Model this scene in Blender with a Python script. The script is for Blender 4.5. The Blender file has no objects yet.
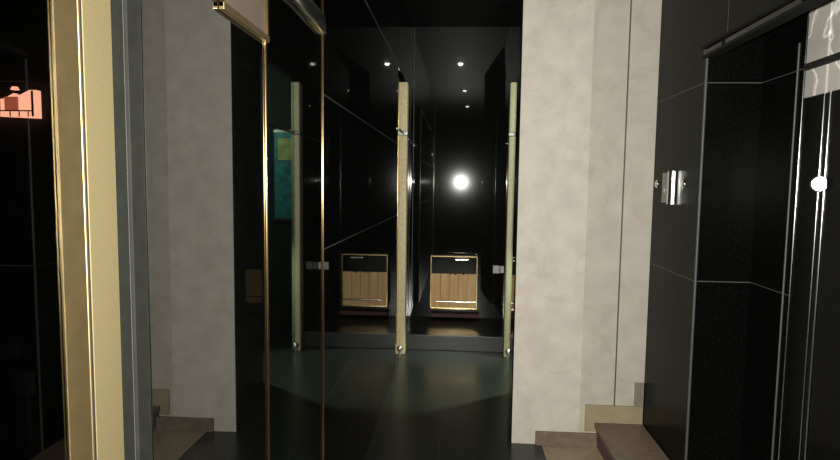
import bpy, bmesh, math, random
from mathutils import Vector, Matrix
random.seed(4)
C = bpy.context.scene.collection
sc = bpy.context.scene

# ------------------------------------------------------------ camera
F, W, H = 600.0, 840, 460
EYE = 1.5
PITCH = math.atan(52 / F)
YAW = math.atan(39 / F)
cam = bpy.data.cameras.new('camera')
cam.sensor_width = 36
cam.lens = F / W * 36
cam.clip_start = 0.02
cam.shift_y = 7 / W
co = bpy.data.objects.new('camera', cam)
C.objects.link(co)
co.location = (0, 0, EYE)
co.rotation_euler = (Matrix.Rotation(YAW, 3, 'Z') @ Matrix.Rotation(math.pi / 2 - PITCH, 3, 'X') @ Matrix.Rotation(math.radians(.75), 3, 'Z')).to_euler()
sc.camera = co
RM = co.rotation_euler.to_matrix()

def ray(px, py):
    return RM @ Vector(((px - W / 2) / F, (H / 2 + 7 - py) / F, -1))
def on_x(px, X, py=185):            # where a sight line meets the wall plane x = X
    d = ray(px, py); t = X / d.x
    return Vector((X, d.y * t, EYE + d.z * t))
def on_y(px, Y, py=185):            # where it meets the wall plane y = Y
    d = ray(px, py); t = Y / d.y
    return Vector((d.x * t, Y, EYE + d.z * t))

# ------------------------------------------------------------ materials
def new_mat(name):
    m = bpy.data.materials.new(name); m.use_nodes = True
    return m, m.node_tree, m.node_tree.nodes['Principled BSDF']
def setv(b, **k):
    for n, v in k.items():
        b.inputs[n.replace('_', ' ')].default_value = v
def plain(name, col, rough=0.5, metal=0.0, ior=1.5, bump=0, scale=30, vary=0.12):
    m, t, b = new_mat(name)
    setv(b, Roughness=rough, Metallic=metal, IOR=ior)
    tc = t.nodes.new('ShaderNodeTexCoord')
    n = t.nodes.new('ShaderNodeTexNoise'); n.inputs['Scale'].default_value = scale; n.inputs['Detail'].default_value = 5
    t.links.new(tc.outputs['Object'], n.inputs['Vector'])
    r = t.nodes.new('ShaderNodeValToRGB')
    r.color_ramp.elements[0].position = .3; r.color_ramp.elements[1].position = .7
    r.color_ramp.elements[0].color = tuple(c * (1 - vary) for c in col) + (1,)
    r.color_ramp.elements[1].color = tuple(min(1, c * (1 + vary)) for c in col) + (1,)
    t.links.new(n.outputs['Fac'], r.inputs['Fac']); t.links.new(r.outputs['Color'], b.inputs['Base Color'])
    if bump:
        bp = t.nodes.new('ShaderNodeBump'); bp.inputs['Strength'].default_value = bump; bp.inputs['Distance'].default_value = .01
        t.links.new(n.outputs['Fac'], bp.inputs['Height']); t.links.new(bp.outputs['Normal'], b.inputs['Normal'])
    return m
def granite(name, ior, rough=0.02, haze=0.03, hrough=.22, col=(.006, .0068, .006)):
    # polished black stone: mirror-like clear lobe plus a weak hazy lobe
    m, t, b = new_mat(name)
    setv(b, Roughness=rough, IOR=ior)
    tc = t.nodes.new('ShaderNodeTexCoord')
    n = t.nodes.new('ShaderNodeTexNoise'); n.inputs['Scale'].default_value = 90; n.inputs['Detail'].default_value = 8
    t.links.new(tc.outputs['Object'], n.inputs['Vector'])
    r = t.nodes.new('ShaderNodeValToRGB')
    r.color_ramp.elements[0].position = .45; r.color_ramp.elements[1].position = .75
    r.color_ramp.elements[0].color = tuple(c * .8 for c in col) + (1,)
    r.color_ramp.elements[1].color = tuple(c * 2.2 for c in col) + (1,)
    t.links.new(n.outputs['Fac'], r.inputs['Fac']); t.links.new(r.outputs['Color'], b.inputs['Base Color'])
    g = t.nodes.new('ShaderNodeBsdfGlossy'); g.inputs['Roughness'].default_value = hrough
    g.inputs['Color'].default_value = (.8, .85, .8, 1)
    mx = t.nodes.new('ShaderNodeMixShader'); mx.inputs[0].default_value = haze
    t.links.new(b.outputs[0], mx.inputs[1]); t.links.new(g.outputs[0], mx.inputs[2])
    t.links.new(mx.outputs[0], t.nodes['Material Output'].inputs['Surface'])
    return m
def marble(name, c1, c2, rough=.45, scale=2.5, width=.03, spec=.3):
    m, t, b = new_mat(name)
    setv(b, Roughness=rough); b.inputs['Specular IOR Level'].default_value = spec
    tc = t.nodes.new('ShaderNodeTexCoord')
    mp = t.nodes.new('ShaderNodeMapping'); mp.inputs['Rotation'].default_value = (.3, .6, .4)
    n1 = t.nodes.new('ShaderNodeTexNoise'); n1.inputs['Scale'].default_value = scale; n1.inputs['Detail'].default_value = 6
    n1.inputs['Distortion'].default_value = 1.2
    t.links.new(tc.outputs['Object'], mp.inputs['Vector']); t.links.new(mp.outputs[0], n1.inputs['Vector'])
    r = t.nodes.new('ShaderNodeValToRGB')
    e = r.color_ramp.elements
    e[0].position = .5 - width; e[0].color = c1 + (1,)
    e[1].position = .5 + width; e[1].color = c1 + (1,)
    k = e.new(.5); k.color = c2 + (1,)
    t.links.new(n1.outputs['Fac'], r.inputs['Fac'])
    n2 = t.nodes.new('ShaderNodeTexNoise'); n2.inputs['Scale'].default_value = 9; n2.inputs['Detail'].default_value = 8
    t.links.new(tc.outputs['Object'], n2.inputs['Vector'])
    r2 = t.nodes.new('ShaderNodeValToRGB')
    r2.color_ramp.elements[0].position = .3; r2.color_ramp.elements[0].color = (.88, .88, .88, 1)
    r2.color_ramp.elements[1].position = .7; r2.color_ramp.elements[1].color = (1.05, 1.05, 1.05, 1)
    mu = t.nodes.new('ShaderNodeMix'); mu.data_type = 'RGBA'; mu.blend_type = 'MULTIPLY'; mu.inputs[0].default_value = 1
    t.links.new(n2.outputs['Fac'], r2.inputs['Fac'])
    t.links.new(r.outputs['Color'], mu.inputs[6]); t.links.new(r2.outputs['Color'], mu.inputs[7])
    t.links.new(mu.outputs[2], b.inputs['Base Color'])
    bp = t.nodes.new('ShaderNodeBump'); bp.inputs['Strength'].default_value = .15; bp.inputs['Distance'].default_value = .004
    t.links.new(n2.outputs['Fac'], bp.inputs['Height']); t.links.new(bp.outputs['Normal'], b.inputs['Normal'])
    return m
def emit(name, col, s):
    m, t, b = new_mat(name)
    b.inputs['Base Color'].default_value = (0, 0, 0, 1)
    b.inputs['Emission Color'].default_value = col + (1,)
    b.inputs['Emission Strength'].default_value = s
    return m
def wood(name, c1, c2):
    m, t, b = new_mat(name)
    setv(b, Roughness=.35)
    tc = t.nodes.new('ShaderNodeTexCoord'); mp = t.nodes.new('ShaderNodeMapping')
    mp.inputs['Scale'].default_value = (22, 22, 1.5)
    n = t.nodes.new('ShaderNodeTexNoise'); n.inputs['Scale'].default_value = 1.5; n.inputs['Detail'].default_value = 5
    t.links.new(tc.outputs['Object'], mp.inputs[0]); t.links.new(mp.outputs[0], n.inputs['Vector'])
    r = t.nodes.new('ShaderNodeValToRGB'); r.color_ramp.elements[0].position = .3; r.color_ramp.elements[1].position = .7
    r.color_ramp.elements[0].color = c1 + (1,); r.color_ramp.elements[1].color = c2 + (1,)
    t.links.new(n.outputs['Fac'], r.inputs['Fac']); t.links.new(r.outputs['Color'], b.inputs['Base Color'])
    return m

M = {}
M['mirror'] = granite('black_mirror_stone', 2.7, 0.012, 0.006, .2, (.0015, .0017, .0015))
M['granite'] = granite('black_granite', 1.35, 0.03, 0.004, .2, (.0024, .0028, .0024))
M['side'] = granite('black_side_stone', 1.12, 0.26, 0.003, .2, (.0024, .0028, .0024))
M['end'] = granite('black_end_stone', 1.6, 0.016, 0.008, .1)
M['floor'] = granite('black_floor_stone', 1.4, 0.28, 0.02, .45, (.012, .014, .011))
M['ceil'] = plain('black_ceiling_paint', (.004, .0045, .004), .6)
M['ceil'].node_tree.nodes['Principled BSDF'].inputs['Specular IOR Level'].default_value = .15
M['beige'] = marble('beige_marble', (.60, .56, .475), (.565, .525, .435), .6, 2.2, .03)
M['beige_shaded'] = marble('beige_marble_shaded', (.51, .47, .395), (.48, .44, .36), .6, 1.7, .03)  # darker copy of the beige marble: shade of the set-back wall in its colour
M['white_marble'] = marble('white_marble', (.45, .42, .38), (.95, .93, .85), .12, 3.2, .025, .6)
M['step_light'] = marble('cream_stone', (.33, .275, .17), (.28, .23, .14), .5, 3, .03)
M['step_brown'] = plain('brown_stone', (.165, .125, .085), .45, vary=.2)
M['brass'] = plain('brushed_brass', (.42, .345, .185), .5, .92, scale=200, vary=.05)
M['brass_bright'] = plain('polished_brass', (.85, .62, .28), .22, 1.0, vary=.05)
M['brass_dark'] = plain('aged_brass', (.25, .185, .09), .42, .95, vary=.1)
M['strip'] = plain('orange_brass', (.62, .42, .19), .17, 1.0, vary=.05)
M['chrome'] = plain('chrome', (.8, .82, .8), .18, 1.0, vary=.04)
M['steel'] = plain('dull_steel', (.32, .33, .30), .38, 1.0, vary=.08)
M['glint_metal'] = plain('satin_chrome', (.9, .92, .9), .3, 1.0, vary=.03)
M['joint'] = plain('grey_joint', (.06, .063, .057), .5, vary=.1)
M['frame_grey'] = plain('dark_grey_frame', (.009, .0095, .0075), .7, vary=.15)
M['jamb_cream'] = plain('cream_jamb_paint', (.66, .62, .38), .5)
M['jamb_tan'] = plain('tan_jamb_paint', (.85, .68, .38), .5)
M['wood'] = wood('honey_wood', (.78, .46, .17), (.98, .66, .30))
M['black'] = plain('matt_black', (.006, .006, .006), .6)
M['white'] = plain('white_plastic', (.7, .7, .66), .4, vary=.03)
M['teal_wall'] = plain('dark_teal_paint', (.004, .010, .010), .8)
M['teal'] = plain('teal_print', (.04, .30, .34), .5, scale=14, vary=.5)
M['lime'] = plain('lime_print', (.55, .62, .18), .5, scale=20, vary=.3)
M['facade'] = plain('dark_facade', (.006, .005, .005), .9)
M['pink'] = emit('pink_lit_glass', (1.0, .42, .27), 1.25)
M['pink_dim'] = emit('pink_lit_lattice', (.75, .16, .09), .45)
M['mullion'] = plain('red_mullion', (.25, .05, .03), .6)
M['lamp'] = emit('lamp_bulb', (1.0, .97, .9), 60)
M['lamp_dim'] = emit('lamp_bulb_dim', (1.0, .97, .9), 14)
M['card'] = plain('grey_card', (.30, .30, .31), .7, vary=.3)
M['frame_grey'].node_tree.nodes['Principled BSDF'].inputs['Specular IOR Level'].default_value = .12
gm, gt, gb = new_mat('clear_glass')
setv(gb, Roughness=.0, IOR=1.45); gb.inputs['Transmission Weight'].default_value = 1; gb.inputs['Base Color'].default_value = (.9, .93, .9, 1)
M['glass'] = gm

# ------------------------------------------------------------ mesh helpers
def nb(): return bmesh.new()
def box(bm, a, b, bev=0):
    lo = [min(a[i], b[i]) for i in range(3)]; hi = [max(a[i], b[i]) for i in range(3)]
    t = bmesh.new(); bmesh.ops.create_cube(t, size=1)
    for v in t.verts:
        v.co = Vector([lo[i] + (v.co[i] + .5) * (hi[i] - lo[i]) for i in range(3)])
    if bev: bmesh.ops.bevel(t, geom=list(t.edges), offset=bev, segments=3, affect='EDGES', profile=.5)
    me = bpy.data.meshes.new('tmp'); t.to_mesh(me); t.free(); bm.from_mesh(me); bpy.data.meshes.remove(me)
    return bm
def cyl(bm, p, q, r, seg=20, r2=None):
    p = Vector(p); q = Vector(q); d = q - p
    mt = Matrix.Translation((p + q) / 2) @ d.to_track_quat('Z', 'Y').to_matrix().to_4x4()
    bmesh.ops.create_cone(bm, cap_ends=True, segments=seg, radius1=r, radius2=r if r2 is None else r2, depth=d.length, matrix=mt)
    return bm
def obj(name, bm, mat, parent=None, smooth=False, kind=None, loc=None):
    me = bpy.data.meshes.new(name); 
    bm.normal_update(); bm.to_mesh(me); bm.free()
    o = bpy.data.objects.new(name, me); C.objects.link(o)
    me.materials.append(mat)
    if smooth:
        for p in me.polygons: p.use_smooth = True
        try: me.set_sharp_from_angle(angle=math.radians(40))
        except Exception: pass
    if parent:
        o.parent = parent; o.matrix_parent_inverse = Matrix.Translation(-parent.location) if parent.type == 'EMPTY' else Matrix()
        if parent.type != 'EMPTY': pass
    if kind: o['kind'] = kind
    return o
def struct(name, bm, mat): return obj(name, bm, mat, kind='structure')
def tag(o, label, cat, group=None):
    o['label'] = label; o['category'] = cat
    if group: o['group'] = group
    return o
def thing(name, label, cat, loc=(0, 0, 0), group=None):
    o = bpy.data.objects.new(name, None); C.objects.link(o); o.location = loc; o.empty_display_size = .05
    return tag(o, label, cat, group)

# ------------------------------------------------------------ key planes
LX, RX = -.495, .47            # black corridor sides
YE = 6.13                     # end wall
YB = 3.43                     # beige cross wall
XS = on_y(655, YB).x          # black wall of the right-hand side
CZ = 3.07                     # ceiling
XR = XS + .25

# ------------------------------------------------------------ floor and ceiling
bm = nb(); box(bm, (-.6, -2.5, -.1), (3.2, YE + .2, 0)); fl = struct('floor', bm, M['floor'])
bm = nb()
for x in (-.09,):
    box(bm, (x - .0015, -2.4, .0), (x + .0015, YE - .01, .0012))
fj = obj('tile_joint', bm, M['joint'], fl)
bm = nb(); box(bm, (-.6, -2.5, CZ), (3.2, YE + .2, CZ + .1)); struct('ceiling', bm, M['ceil'])

# ------------------------------------------------------------ left wall : mirror-polished black stone
y0 = on_x(147, LX).y
YM = on_x(397, LX).y          # mirror wall stops at the side doorway
bm = nb(); box(bm, (LX - .05, y0, 0), (LX, YM, CZ)); wl = struct('wall_left', bm, M['mirror'])
bm = nb()
ya = on_x(323, LX).y
for z in (1.82, 1.26): box(bm, (LX, ya, z - .0022), (LX + .0012, YM, z + .0022))
box(bm, (LX, ya, 2.42), (LX + .002, YM, 2.43))
obj('panel_joint', bm, M['joint'], wl)

# wall beyond the side doorway on both sides
bm = nb(); box(bm, (LX - .05, 5.34, 0), (LX, YE, CZ)); box(bm, (LX - .05, YM, 2.42), (LX, 5.34, CZ)); wlr = struct('wall_left_rear', bm, M['granite'])
bm = nb(); box(bm, (LX, YM + .01, 1.93), (LX + .012, YE, 1.948), .002); obj('chrome_rail', bm, M['steel'], wlr)
bm = nb(); box(bm, (RX, 3.6, 0), (RX + .05, 4.35, CZ)); box(bm, (RX, 5.34, 0), (RX + .05, YE, CZ)); box(bm, (RX, 4.35, 2.42), (RX + .05, 5.34, CZ)); wrr = struct('wall_right_rear', bm, M['granite'])
bm = nb(); box(bm, (RX - .012, 4.36, 1.93), (RX, YE, 1.948), .002); obj('chrome_rail', bm, M['steel'], wrr)
# end wall
bm = nb(); box(bm, (-.6, YE, 0), (1.2, YE + .1, CZ)); we = struct('wall_end', bm, M['end'])
bm = nb()
for px in (413,):
    x = on_y(px, YE).x; box(bm, (x - .003, YE - .0012, 0), (x + .003, YE, CZ))
obj('panel_joint', bm, M['joint'], we)
# raised black plinth at the end of the corridor
bm = nb(); box(bm, (LX, 5.36, 0), (RX, YE - .001, .14), .004); struct('trim_1', bm, M['floor'])
bm = nb(); box(bm, (LX - .05, 4.7, -.0), (RX + .02, 5.14, .004)); 
bm.free()
# side room on the left, closed with black
bm = nb(); box(bm, (-1.1, YM - .4, 0), (-1.05, YE, CZ)); box(bm, (-1.05, 5.36, 0), (LX - .052, 5.41, CZ)); struct('wall_side_room_left', bm, M['black'])

# jambs of the two facing side doorways
def jamb(label, x0, x1, mat):
    t = thing('door_jamb', label, 'door jamb', ((x0 + x1) / 2, 5.25, 0))
    bm = nb(); box(bm, (x0, 5.2, .0), (x1, 5.33, 1.925), .006); obj('lower_post', bm, mat, t, True)
    bm = nb(); box(bm, (x0, 5.2, 1.955), (x1, 5.33, 2.375), .006); obj('upper_post', bm, mat, t, True)
    bm = nb(); box(bm, (x0 - .004, 5.195, 1.926), (x1 + .004, 5.335, 1.954), .002); obj('cross_band', bm, M['steel'], t)
    bm = nb(); xm = (x0 + x1) / 2
    cyl(bm, (xm, 5.19, .0), (xm, 5.19, .05), .012); bmesh.ops.create_uvsphere(bm, u_segments=20, v_segments=12, radius=.026, matrix=Matrix.Translation((xm, 5.172, .06)))
    obj('floor_bolt', bm, M['glint_metal'], t, True)
    return t
xa, xb = on_y(397, 5.2).x, on_y(406.5, 5.2).x
jamb('tan and brass door jamb at the far end of the mirrored black wall', xa, xb, M['jamb_tan'])
xa, xb = on_y(508, 5.2).x, on_y(516.5, 5.2).x
jamb('cream green door jamb at the far end beside the bright marble wall', xa, xb, M['jamb_cream'])
XJ = xa
# slim brass bead along the left jamb
bm = nb(); x = on_y(397, 5.16).x; cyl(bm, (x + .005, 5.17, .1), (x + .004, 5.17, 2.37), .005)
tag(obj('brass_bead', bm, M['brass_bright'], smooth=True), 'thin bright brass bead running up the tan far jamb', 'trim strip')

# side room on the right, lit, seen in the mirror wall
bm = nb(); box(bm, (RX + .05, 5.75, 0), (1.6, 5.8, CZ)); box(bm, (1.6, 3.6, 0), (1.65, 5.8, CZ)); box(bm, (RX + .05, 3.6, 0), (1.6, 3.63, CZ))
struct('wall_side_room_right', bm, M['teal_wall'])
t = thing('wall_poster', 'teal and lime poster seen only in the mirrored black wall', 'poster', (.66, 5.74, 1.2))
bm = nb(); box(bm, (.535, 5.725, 1.15), (.80, 5.748, 2.0)); obj('backing', bm, M['teal'], t)
bm = nb(); box(bm, (.55, 5.718, 1.72), (.76, 5.7245, 1.93)); obj('lime_panel', bm, M['lime'], t)
for za_ in (1.14, 1.985):
    bm = nb(); box(bm, (.535, 5.715, za_), (.80, 5.7245, za_ + .025)); obj('edge_strip', bm, M['steel'], t)

# ------------------------------------------------------------ wooden cabinet on the end wall
xl, xr = on_y(430, 5.98, 300).x, on_y(477, 5.98, 300).x
zt, zm, zb = on_y(453, 5.98, 256).z, on_y(453, 5.98, 274).z, on_y(453, 5.98, 309).z
t = thing('wooden_cabinet', 'small honey wood cabinet with clear top section on the black end wall', 'cabinet', ((xl + xr) / 2, YE, zb))
yf = 5.98
bm = nb()
n = 5
for i in range(n):
    a = xl + .012 + (xr - xl - .024) * i / n; b = xl + .012 + (xr - xl - .024) * (i + 1) / n
    box(bm, (a + .001, yf + .012, zb + .012), (b - .001, yf + .032, zm), .002)
obj('wooden_front', bm, M['wood'], t)
bm = nb(); box(bm, (xl + .012, YE - .02, zb + .01), (xr - .012, YE - .002, zt - .01)); box(bm, (xl + .01, yf + .034, zb + .01), (xr - .01, YE - .02, zb + .022)); obj('back_panel', bm, M['black'], t)
bm = nb()
for x in (xl + .006, xr - .006): box(bm, (x - .004, yf, zb), (x + .004, yf + .012, zt), .001)
box(bm, (xl, yf, zt - .012), (xr, yf + .012, zt), .002)
box(bm, (xl, yf, zb), (xr, yf + .012, zb + .012), .002)
for x in (xl + .006, xr - .006): box(bm, (x - .005, yf + .012, zt - .012), (x + .005, YE - .002, zt), .001)
obj('brass_frame', bm, M['brass_bright'], t)
bm = nb(); box(bm, (xl + .013, yf + .004, zm + .002), (xr - .013, yf + .010, zt - .014)); obj('glass_pane', bm, M['glass'], t)
bm = nb(); cyl(bm, (xl + .06, yf - .004, zb + .075), (xr - .02, yf - .004, zb + .075), .010); 
for x in (xl + .08, xr - .05): cyl(bm, (x, yf - .004, zb + .075), (x, yf + .014, zb + .075), .006)
obj('handle_bar', bm, M['chrome'], t, True)
for x in (xl + .20, xl + .25, xl + .33):
    bm = nb()
    bmesh.ops.create_uvsphere(bm, u_segments=14, v_segments=8, radius=.012, matrix=Matrix.Translation((x, yf + .002, zm + .0)))
    obj('stud', bm, M['chrome'], t, True)
bm = nb(); cyl(bm, (xl + .25, yf - .002, zt - .035), (xl + .38, yf - .002, zt - .035), .016); obj('lock_barrel', bm, M['chrome'], t, True)
# reddish shelf below
bm = nb(); box(bm, (xl + .01, 6.02, .16), (xr + .03, YE - .002, .20), .004)
tag(obj('low_shelf', bm, plain('dark_red_board', (.07, .02, .018), .6)), 'narrow dark red board low under the wooden cabinet', 'shelf')
# small white lock box
xc = on_y(499, 6.0, 271).x; zc = on_y(499, 6.0, 271).z
t = thing('wall_switch', 'small white switch box on the black end wall right of the cabinet', 'switch', (xc, YE, zc))
bm = nb(); box(bm, (xc - .055, YE - .03, zc - .04), (xc + .012, YE - .001, zc + .04), .004); obj('cover_plate', bm, M['white'], t)
bm = nb(); box(bm, (xc + .018, YE - .026, zc - .036), (min(xc + .06, RX - .005), YE - .001, zc + .036), .004); obj('side_plate', bm, M['white'], t)

# ------------------------------------------------------------ bright marble cross wall on the right
XW = on_y(518.5, YB, 185).x
XC = on_y(588, YB).x; XG = on_y(623.5, YB + .03).x
bm = nb(); box(bm, (XW, YB, 0), (XC, YB + .05, CZ)); struct('wall_cross', bm, M['beige'])
bm = nb(); box(bm, (XC, YB + .03, 0), (XG - .004, YB + .06, CZ)); struct('wall_cross_middle', bm, M['beige_shaded'])
bm = nb(); box(bm, (XG + .004, YB + .028, 0), (XS, YB + .06, CZ)); struct('wall_cross_right', bm, M['beige_shaded'])
bm = nb(); box(bm, (XG - .004, YB + .036, 0), (XG + .004, YB + .058, CZ)); struct('trim_2', bm, M['joint'])
bm = nb(); box(bm, (XW - .008, YB + .002, 0), (RX + .05, YB + .17, CZ)); box(bm, (RX + .05, YB + .061, 0), (XS + .05, YB + .17, CZ)); struct('wall_cross_core', bm, M['granite'])

# floor landing, skirting and step
X1 = on_y(535, YB, 440).x; X2 = on_y(597, YB, 424).x
Z1 = on_y(560, YB, 431.5).z; Z2 = on_y(615, YB, 424).z; Z3 = on_y(615, YB, 407).z
xl1 = on_y(541, YB, 448).x
bm = nb(); box(bm, (xl1, 1.9, .0), (X2, YB - .02, .006)); struct('trim_3', bm, M['step_light'])
bm = nb(); box(bm, (X1, YB - .02, .0), (X2, YB, Z1), .002); struct('baseboard_cross', bm, M['step_brown'])
t = thing('stair_step', 'low brown stone step between the marble wall and black side wall', 'step', ((X2 + XS) / 2, 3.0, 0))
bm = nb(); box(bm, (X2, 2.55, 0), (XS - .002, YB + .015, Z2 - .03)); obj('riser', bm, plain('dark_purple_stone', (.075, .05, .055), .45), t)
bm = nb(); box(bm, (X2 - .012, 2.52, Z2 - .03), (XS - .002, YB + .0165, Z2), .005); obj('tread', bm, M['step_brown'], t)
X3 = on_y(586, YB, 415).x
bm = nb()
vs = [(X3, Z1), (X2 + .0, Z1), (X2, Z2), (XS - .003, Z2), (XS - .003, Z3), (X3, Z3)]
f0 = [bm.verts.new((x, YB + .018, z)) for x, z in vs]; f1 = [bm.verts.new((x, YB + .027, z)) for x, z in vs]
bm.faces.new(f0); bm.faces.new(list(reversed(f1)))
for i in range(len(vs)):
    j = (i + 1) % len(vs); bm.faces.new((f0[j], f0[i], f1[i], f1[j]))
bmesh.ops.recalc_face_normals(bm, faces=bm.faces)
struct('baseboard_step', bm, M['step_light'])
bm = nb(); xq = on_y(637, YB - .03, 400).x; box(bm, (xq, YB + .016, Z3 + .001), (XS - .003, YB + .027, Z3 + .14), .001); struct('trim_4', bm, plain('grey_stone', (.22, .20, .16), .5))

# ------------------------------------------------------------ right-hand black wall with recess
YC = on_x(700, XS).y
zh = on_x(700, XS, 62).z
zj = on_x(700, XS, 85).z
zl = on_x(692, XS, 280).z
bm = nb(); box(bm, (XS, YC, 0), (XS + .3, YB + .061, CZ))
wr = struct('wall_right', bm, M['side'])
bm = nb()
for z in (zj, zl, .13): box(bm, (XS - .0012, YC, z - .002), (XS, YB, z + .002))
for px in (668,):
    y = on_x(px, XS).y
obj('panel_joint', bm, M['joint'], wr)
bm = nb(); box(bm, (XS + .26, YC - .0012, zl - .0022), (XS, YC, zl + .0022)); box(bm, (XS, YC - .0012, zj - .002), (XS + .25, YC, zj + .002)); obj('recess_joint', bm, M['joint'], wr)
# header above recess
bm = nb(); box(bm, (XS, -.4, zh + .05), (XS + .04, YC - .001, CZ)); wh = struct('wall_right_header', bm, M['side'])
bm = nb()
for px in (719, 790):
    y = on_x(px, XS).y; box(bm, (XS - .0012, y - .0015, zh + .05), (XS, y + .0015, CZ))
obj('panel_joint', bm, M['joint'], wh)
bm = nb(); box(bm, (XS - .03, -.4, zh + .04), (XS + .02, YC, zh + .05), .001); box(bm, (XS - .02, -.4, zh), (XS + .03, YC, zh + .012), .001); o = struct('trim_5', bm, M['frame_grey'])
bm = nb(); box(bm, (XS - .015, -.4, zh + .012), (XS + .04, YC - .001, zh + .05)); struct('trim_6', bm, M['granite'])
# corner strip
bm = nb(); cyl(bm, (XS + .002, YC, 0), (XS + .002, YC, zh), .006)
tag(obj('corner_strip', bm, M['joint'], smooth=True), 'dull metal corner strip where the right-hand black wall turns into its recess', 'trim strip')
# recess side wall
XR = on_y(756, YC).x
bm = nb(); box(bm, (XR, -.4, 0), (XR + .05, YC - .0015, CZ)); ws = struct('wall_recess', bm, M['side'])
bm = nb(); yv = on_x(797, XR).y
box(bm, (XR - .0012, yv, zj - .002), (XR, YC - .0015, zj + .002)); box(bm, (XR - .0012, yv, zl - .002), (XR, YC - .002, zl + .002)); obj('panel_joint', bm, M['joint'], ws)
def strip(px, r, mat, label, X=XR, z0=0, z1=None, off=0, group=None):
    y = on_x(px, X).y; bm = nb()
    cyl(bm, (X - off, y, z0), (X - off, y, z1 or zh), r, 24)
    return tag(obj('metal_strip', bm, mat, smooth=True), label, 'trim strip', group)
strip(791, .004, M['joint'], 'dark thin strip just left of the first bright chrome strip on the recess wall', off=.003)
strip(797.5, .0028, M['chrome'], 'bright thin chrome strip, first from the left on the recess wall', z1=zh + .2, off=.002)
strip(819, .0025, M['chrome'], 'chrome strip under the white marble, left one of the close pair', off=.002)
strip(825, .0032, M['chrome'], 'thicker chrome strip under the white marble, right one of the close pair', off=.002)
# marble panels near the top of the recess
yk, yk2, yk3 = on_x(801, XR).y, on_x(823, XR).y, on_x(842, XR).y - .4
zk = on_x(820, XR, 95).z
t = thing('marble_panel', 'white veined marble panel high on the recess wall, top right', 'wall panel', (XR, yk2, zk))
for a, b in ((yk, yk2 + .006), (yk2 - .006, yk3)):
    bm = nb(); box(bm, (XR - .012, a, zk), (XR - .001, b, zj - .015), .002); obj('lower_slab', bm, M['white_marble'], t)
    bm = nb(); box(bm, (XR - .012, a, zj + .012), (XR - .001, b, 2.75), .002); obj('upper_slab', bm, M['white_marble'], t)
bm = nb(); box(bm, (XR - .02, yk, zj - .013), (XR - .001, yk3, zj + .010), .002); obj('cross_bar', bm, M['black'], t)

# added chrome disc, turned to the flash to make its star glint
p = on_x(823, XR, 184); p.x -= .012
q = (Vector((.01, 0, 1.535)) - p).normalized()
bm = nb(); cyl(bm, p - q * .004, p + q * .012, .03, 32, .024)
tag(obj('glint_disc', bm, M['glint_metal'], smooth=True), 'added round chrome disc for the flash star on the close pair of chrome strips at right', 'glint_metal')
bm = nb()

# small metal plate with chrome edge on the right wall
pa, pb = on_x(664.5, XS, 173), on_x(671, XS, 203); pc = on_x(677.5, XS, 203)
t = thing('metal_plate', 'small metal plate with chrome edge on the right-hand black wall', 'plate', (XS, pb.y, pb.z))
bm = nb(); box(bm, (XS - .010, pa.y, pb.z), (XS - .0, pb.y, pa.z), .003); obj('plate', bm, M['steel'], t)
bm = nb(); ym = (pb.y + pc.y) / 2
cyl(bm, (XS - .012, ym, pb.z - .005), (XS - .012, ym, pa.z + .005), abs(pb.y - pc.y) * .28, 32); obj('rounded_edge', bm, M['chrome'], t, True)
bm = nb(); yy = (pa.y + pb.y) / 2; cyl(bm, (XS - .016, yy, EYE - .01), (XS - .010, yy, EYE - .01), .014); obj('push_button', bm, M['chrome'], t, True)
for px, lab in ((657, 'tiny chrome bead for a flash glint left of the metal plate by the marble wall'), (683.5, 'tiny chrome bead for a flash glint right of the metal plate')):  # flash glints on the black wall, shaped as small chrome beads
    p = on_x(px, XS, 184); bm = nb(); bmesh.ops.create_uvsphere(bm, u_segments=20, v_segments=12, radius=.022, matrix=Matrix.Translation(p) @ Matrix.Diagonal((.5, 1, 1, 1)))
    tag(obj('glint_bead', bm, M['chrome'], smooth=True), lab, 'stud')

# ------------------------------------------------------------ metalwork on the left wall
def lstrip(px, r, mat, label, z1):
    y = on_x(px, LX).y; bm = nb(); cyl(bm, (LX + r * .6, y, 0), (LX + r * .6, y, z1), r, 24)
    return tag(obj('brass_strip', bm, mat, smooth=True), label, 'trim strip')
za = on_x(265, LX, 40).z
lstrip(265.5, .0036, M['strip'], 'thin brass strip rising to the framed panel on the left black wall', za)
lstrip(322.5, .0032, M['strip'], 'thin brass strip further along the left black wall, beyond the framed panel', CZ - .01)
yA, yB_ = on_x(221, LX).y, on_x(266, LX).y
t = thing('framed_panel', 'grey panel in a brass frame high on the left black wall', 'panel', (LX, yA, za))
bm = nb(); box(bm, (LX, yA + .008, za + .008), (LX + .006, yB_ - .008, 2.4)); obj('panel_face', bm, marble('grey_panel', (.11, .085, .065), (.08, .06, .04), .5), t)
bm = nb()
box(bm, (LX, yA, za - .004), (LX + .012, yA + .008, 2.4), .002); obj('side_frame', bm, M['strip'], t)
bm = nb(); box(bm, (LX, yB_ - .008, za - .004), (LX + .012, yB_, 2.4), .002); obj('side_frame', bm, M['strip'], t)
bm = nb(); box(bm, (LX, yA, za - .008), (LX + .013, yB_, za + .008), .002); obj('bottom_frame', bm, M['brass_dark'], t)
yC1, yC2 = on_x(276, LX).y, on_x(321, LX).y
z1, z2 = on_x(321, LX, 35).z, on_x(321, LX, 17).z
bm = nb(); box(bm, (LX, yC1, z1), (LX + .02, yC2, z2), .006)
tag(obj('metal_rail', bm, M['chrome'], smooth=True), 'short chrome rail high on the left wall, between the two brass strips', 'rail')

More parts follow.
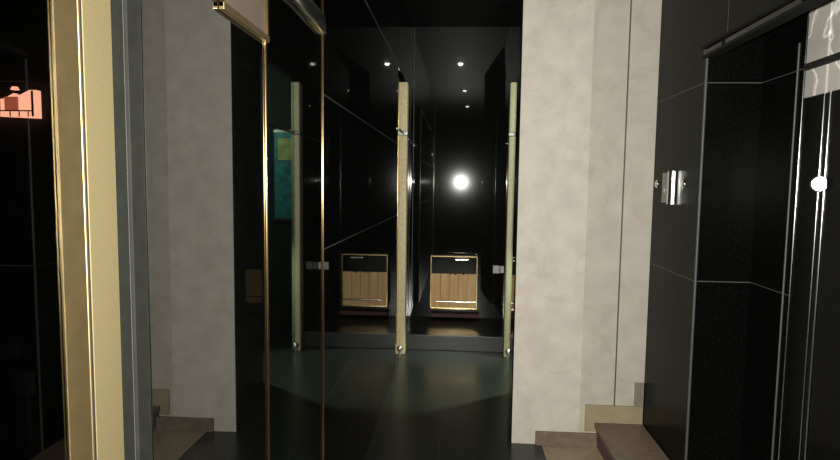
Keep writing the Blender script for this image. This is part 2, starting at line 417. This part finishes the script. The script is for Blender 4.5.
# brass door frame beside the camera
g = [on_x(p, LX).y for p in (60.5, 83, 88.5, 116)]
d1 = bpy.data.objects.new('door_1', None); C.objects.link(d1); d1.location = (LX, g[0], 0); d1['kind'] = 'structure'
bm = nb(); box(bm, (LX - .022, g[0] + .025, 0), (LX - .012, g[3], CZ)); obj('core', bm, M['black'], d1)
bm = nb(); box(bm, (LX - .0018, g[0], 0), (LX, g[1], CZ)); obj('outer_jamb', bm, M['brass_dark'], d1)
bm = nb(); cyl(bm, (LX - .0028, (g[1] + g[2]) / 2, 0), (LX - .0028, (g[1] + g[2]) / 2, CZ), .0016); obj('bead', bm, M['brass_dark'], d1, True)
bm = nb(); box(bm, (LX - .0115, g[0] + .013, 0), (LX - .0028, g[3], CZ)); obj('groove', bm, M['black'], d1)
bm = nb(); box(bm, (LX - .0015, g[2], 0), (LX, g[3], CZ)); obj('inner_jamb', bm, M['brass'], d1)
g2 = [on_x(p, LX).y for p in (116.5, 129, 133, 147)]
bm = nb(); box(bm, (LX - .05, g2[0], 0), (LX - .002, g2[1], CZ), .001); box(bm, (LX - .05, g2[2], 0), (LX - .002, g2[3] - .0005, CZ), .001); box(bm, (LX - .05, g2[1], 0), (LX - .008, g2[2], CZ)); struct('trim_7', bm, M['frame_grey'])
bm = nb(); cyl(bm, (LX - .006, g2[1] + .002, 0), (LX - .006, g2[1] + .002, CZ), .003); struct('trim_8', bm, M['joint'])
# clear glass pane left of the frame, dark street beyond
bm = nb(); box(bm, (LX - .006, -.6, .0), (LX - .002, g[0] + .012, CZ)); struct('window_1', bm, M['glass'])

# building across the dark court with its pink lit window
bm = nb(); box(bm, (-7, 4.1, -.1), (-1.7, 4.2, 4)); struct('wall_outside', bm, M['facade'])
bm = nb(); box(bm, (-7, -2.5, -.15), (-.6, 4.1, -.02)); struct('ground', bm, M['facade'])
def fp(px, py): return on_y(px - 3, 4.04, py)
a, b = fp(38.5, 90), fp(38.5, 118); xL = fp(-25, 100).x
t = thing('lit_window', 'pink lit window with dark lattice beyond the glass, far left', 'window', (a.x, 4.08, b.z))
bm = nb()
top = [(xL, a.z - .10), (fp(3, 0).x, fp(3, 98).z), (fp(12, 0).x, fp(12, 93).z), (fp(14, 0).x, fp(14, 97).z), (fp(28, 0).x, fp(28, 90).z), (a.x, a.z)]
pts = [(xL, b.z + .02), (a.x, b.z)] + list(reversed(top))
f0 = [bm.verts.new((x, 4.04, z)) for x, z in pts]; f1 = [bm.verts.new((x, 4.09, z)) for x, z in pts]
bm.faces.new(f0); bm.faces.new(list(reversed(f1)))
for i in range(len(pts)): j = (i + 1) % len(pts); bm.faces.new((f0[j], f0[i], f1[i], f1[j]))
bmesh.ops.recalc_face_normals(bm, faces=bm.faces)
obj('lit_pane', bm, M['pink'], t)
bm = nb()
for p0, p1 in ((9, 22), (-12, 4)):
    A, B = fp(p0, 97), fp(p1, 111)
    box(bm, (A.x, 4.02, B.z), (B.x, 4.035, A.z))
obj('lattice', bm, M['pink_dim'], t)
bm = nb()
for p in (4.5, 15, 24, 33): A = fp(p, 100); box(bm, (A.x - .002, 4.01, fp(p, 117).z), (A.x + .002, 4.018, fp(p, 111).z))
A = fp(33, 0); box(bm, (A.x - .003, 4.01, b.z + .01), (A.x + .008, 4.018, a.z - .01))
box(bm, (xL, 4.01, fp(0, 111).z - .004), (fp(33, 0).x, 4.018, fp(0, 111).z + .004))
obj('mullion', bm, M['mullion'], t)
A, B = fp(14.5, 87), fp(23, 90); bm = nb(); cyl(bm, ((A.x + B.x) / 2, 4.03, B.z), ((A.x + B.x) / 2, 4.03, A.z), .028, 16, .018)
tag(obj('street_lantern', bm, M['pink'], smooth=True), 'tiny glowing lantern above the pink lit window', 'lantern')
A, B = on_y(11, 2.6, 373), on_y(33, 2.6, 396)
bm = nb(); box(bm, (A.x, 2.6, B.z), (B.x, 2.62, A.z), .004)
t = thing('grey_notice', 'dim grey notice board low beyond the glass, far left', 'notice board', ((A.x + B.x) / 2, 2.6, -.02))
obj('board', bm, M['card'], t)
bm = nb(); xm = (A.x + B.x) / 2; cyl(bm, (xm, 2.64, -.02), (xm, 2.64, on_y(12, 2.6, 352).z), .01); obj('post', bm, M['black'], t)
P = on_y(13, 2.6, 350); bm = nb(); cyl(bm, (P.x, 2.6, P.z), (P.x, 2.62, P.z), .032, 24); obj('round_badge', bm, M['card'], t)

# ------------------------------------------------------------ downlights in the ceiling
def downlight(x, y, mat, label):
    t = thing('downlight', label, 'ceiling light', (x, y, CZ), 'downlights along the black ceiling')
    bm = nb(); n = 28
    for (ra, za_), (rb, zb_) in (((.055, 0), (.055, -.008)), ((.055, -.008), (.042, -.010)), ((.042, -.010), (.034, -.001))):
        for i in range(n):
            a0, a1 = 2 * math.pi * i / n, 2 * math.pi * (i + 1) / n
            q = [bm.verts.new((x + r * math.cos(q_), y + r * math.sin(q_), CZ + z)) for r, z, q_ in ((ra, za_, a0), (ra, za_, a1), (rb, zb_, a1), (rb, zb_, a0))]
            bm.faces.new(q)
    bmesh.ops.remove_doubles(bm, verts=bm.verts, dist=1e-5); bmesh.ops.recalc_face_normals(bm, faces=bm.faces)
    obj('trim_ring', bm, M['chrome'], t, True)
    bm = nb(); bmesh.ops.create_uvsphere(bm, u_segments=20, v_segments=12, radius=.032, matrix=Matrix.Translation((x, y, CZ - .012)) @ Matrix.Diagonal((1, 1, .6, 1))); obj('bulb', bm, mat, t, True)
downlight(-.02, 4.36, M['lamp'], 'brightest round downlight mirrored high in the black end wall')
downlight(.05, 2.16, M['lamp_dim'], 'small dim downlight mirrored just below the brightest one')
downlight(.12, .18, M['lamp_dim'], 'faintest downlight mirrored lowest in the end wall')

# ------------------------------------------------------------ light
def plight(name, loc, power, radius, col=(1, 1, 1)):
    l = bpy.data.lights.new(name, 'POINT'); l.energy = power; l.shadow_soft_size = radius; l.color = col
    o = bpy.data.objects.new(name, l); C.objects.link(o); o.location = loc; return o
plight('camera_flash', (.02, .0, 1.57), 450, .022, (1, .97, .90))
def spot(name, loc, aim, power, angle, radius, col):
    l = bpy.data.lights.new(name, 'SPOT'); l.energy = power; l.spot_size = angle; l.spot_blend = .4; l.shadow_soft_size = radius; l.color = col
    o = bpy.data.objects.new(name, l); C.objects.link(o); o.location = loc
    o.rotation_euler = (Vector(aim) - Vector(loc)).to_track_quat('-Z', 'Y').to_euler(); return o
plight('side_room_lamp', (1.25, 4.9, 2.2), 26, .06, (.75, 1, .75))
spot('side_room_spot', (1.25, 4.95, 1.9), (.12, 4.68, 0), 270, math.radians(42), .05, (.75, 1, .72))

w = bpy.data.worlds.new('world'); sc.world = w; w.use_nodes = True
w.node_tree.nodes['Background'].inputs[0].default_value = (.5, .55, .5, 1)
w.node_tree.nodes['Background'].inputs[1].default_value = .0015
sc.view_settings.view_transform = 'Standard'; sc.view_settings.look = 'None'
sc.view_settings.gamma = 1; sc.view_settings.exposure = 0; sc.view_settings.use_curve_mapping = False
sc.cycles.max_bounces = 14; sc.cycles.glossy_bounces = 10; sc.cycles.caustics_reflective = False; sc.cycles.caustics_refractive = False
sc.cycles.use_denoising = True; sc.cycles.sample_clamp_direct = 0
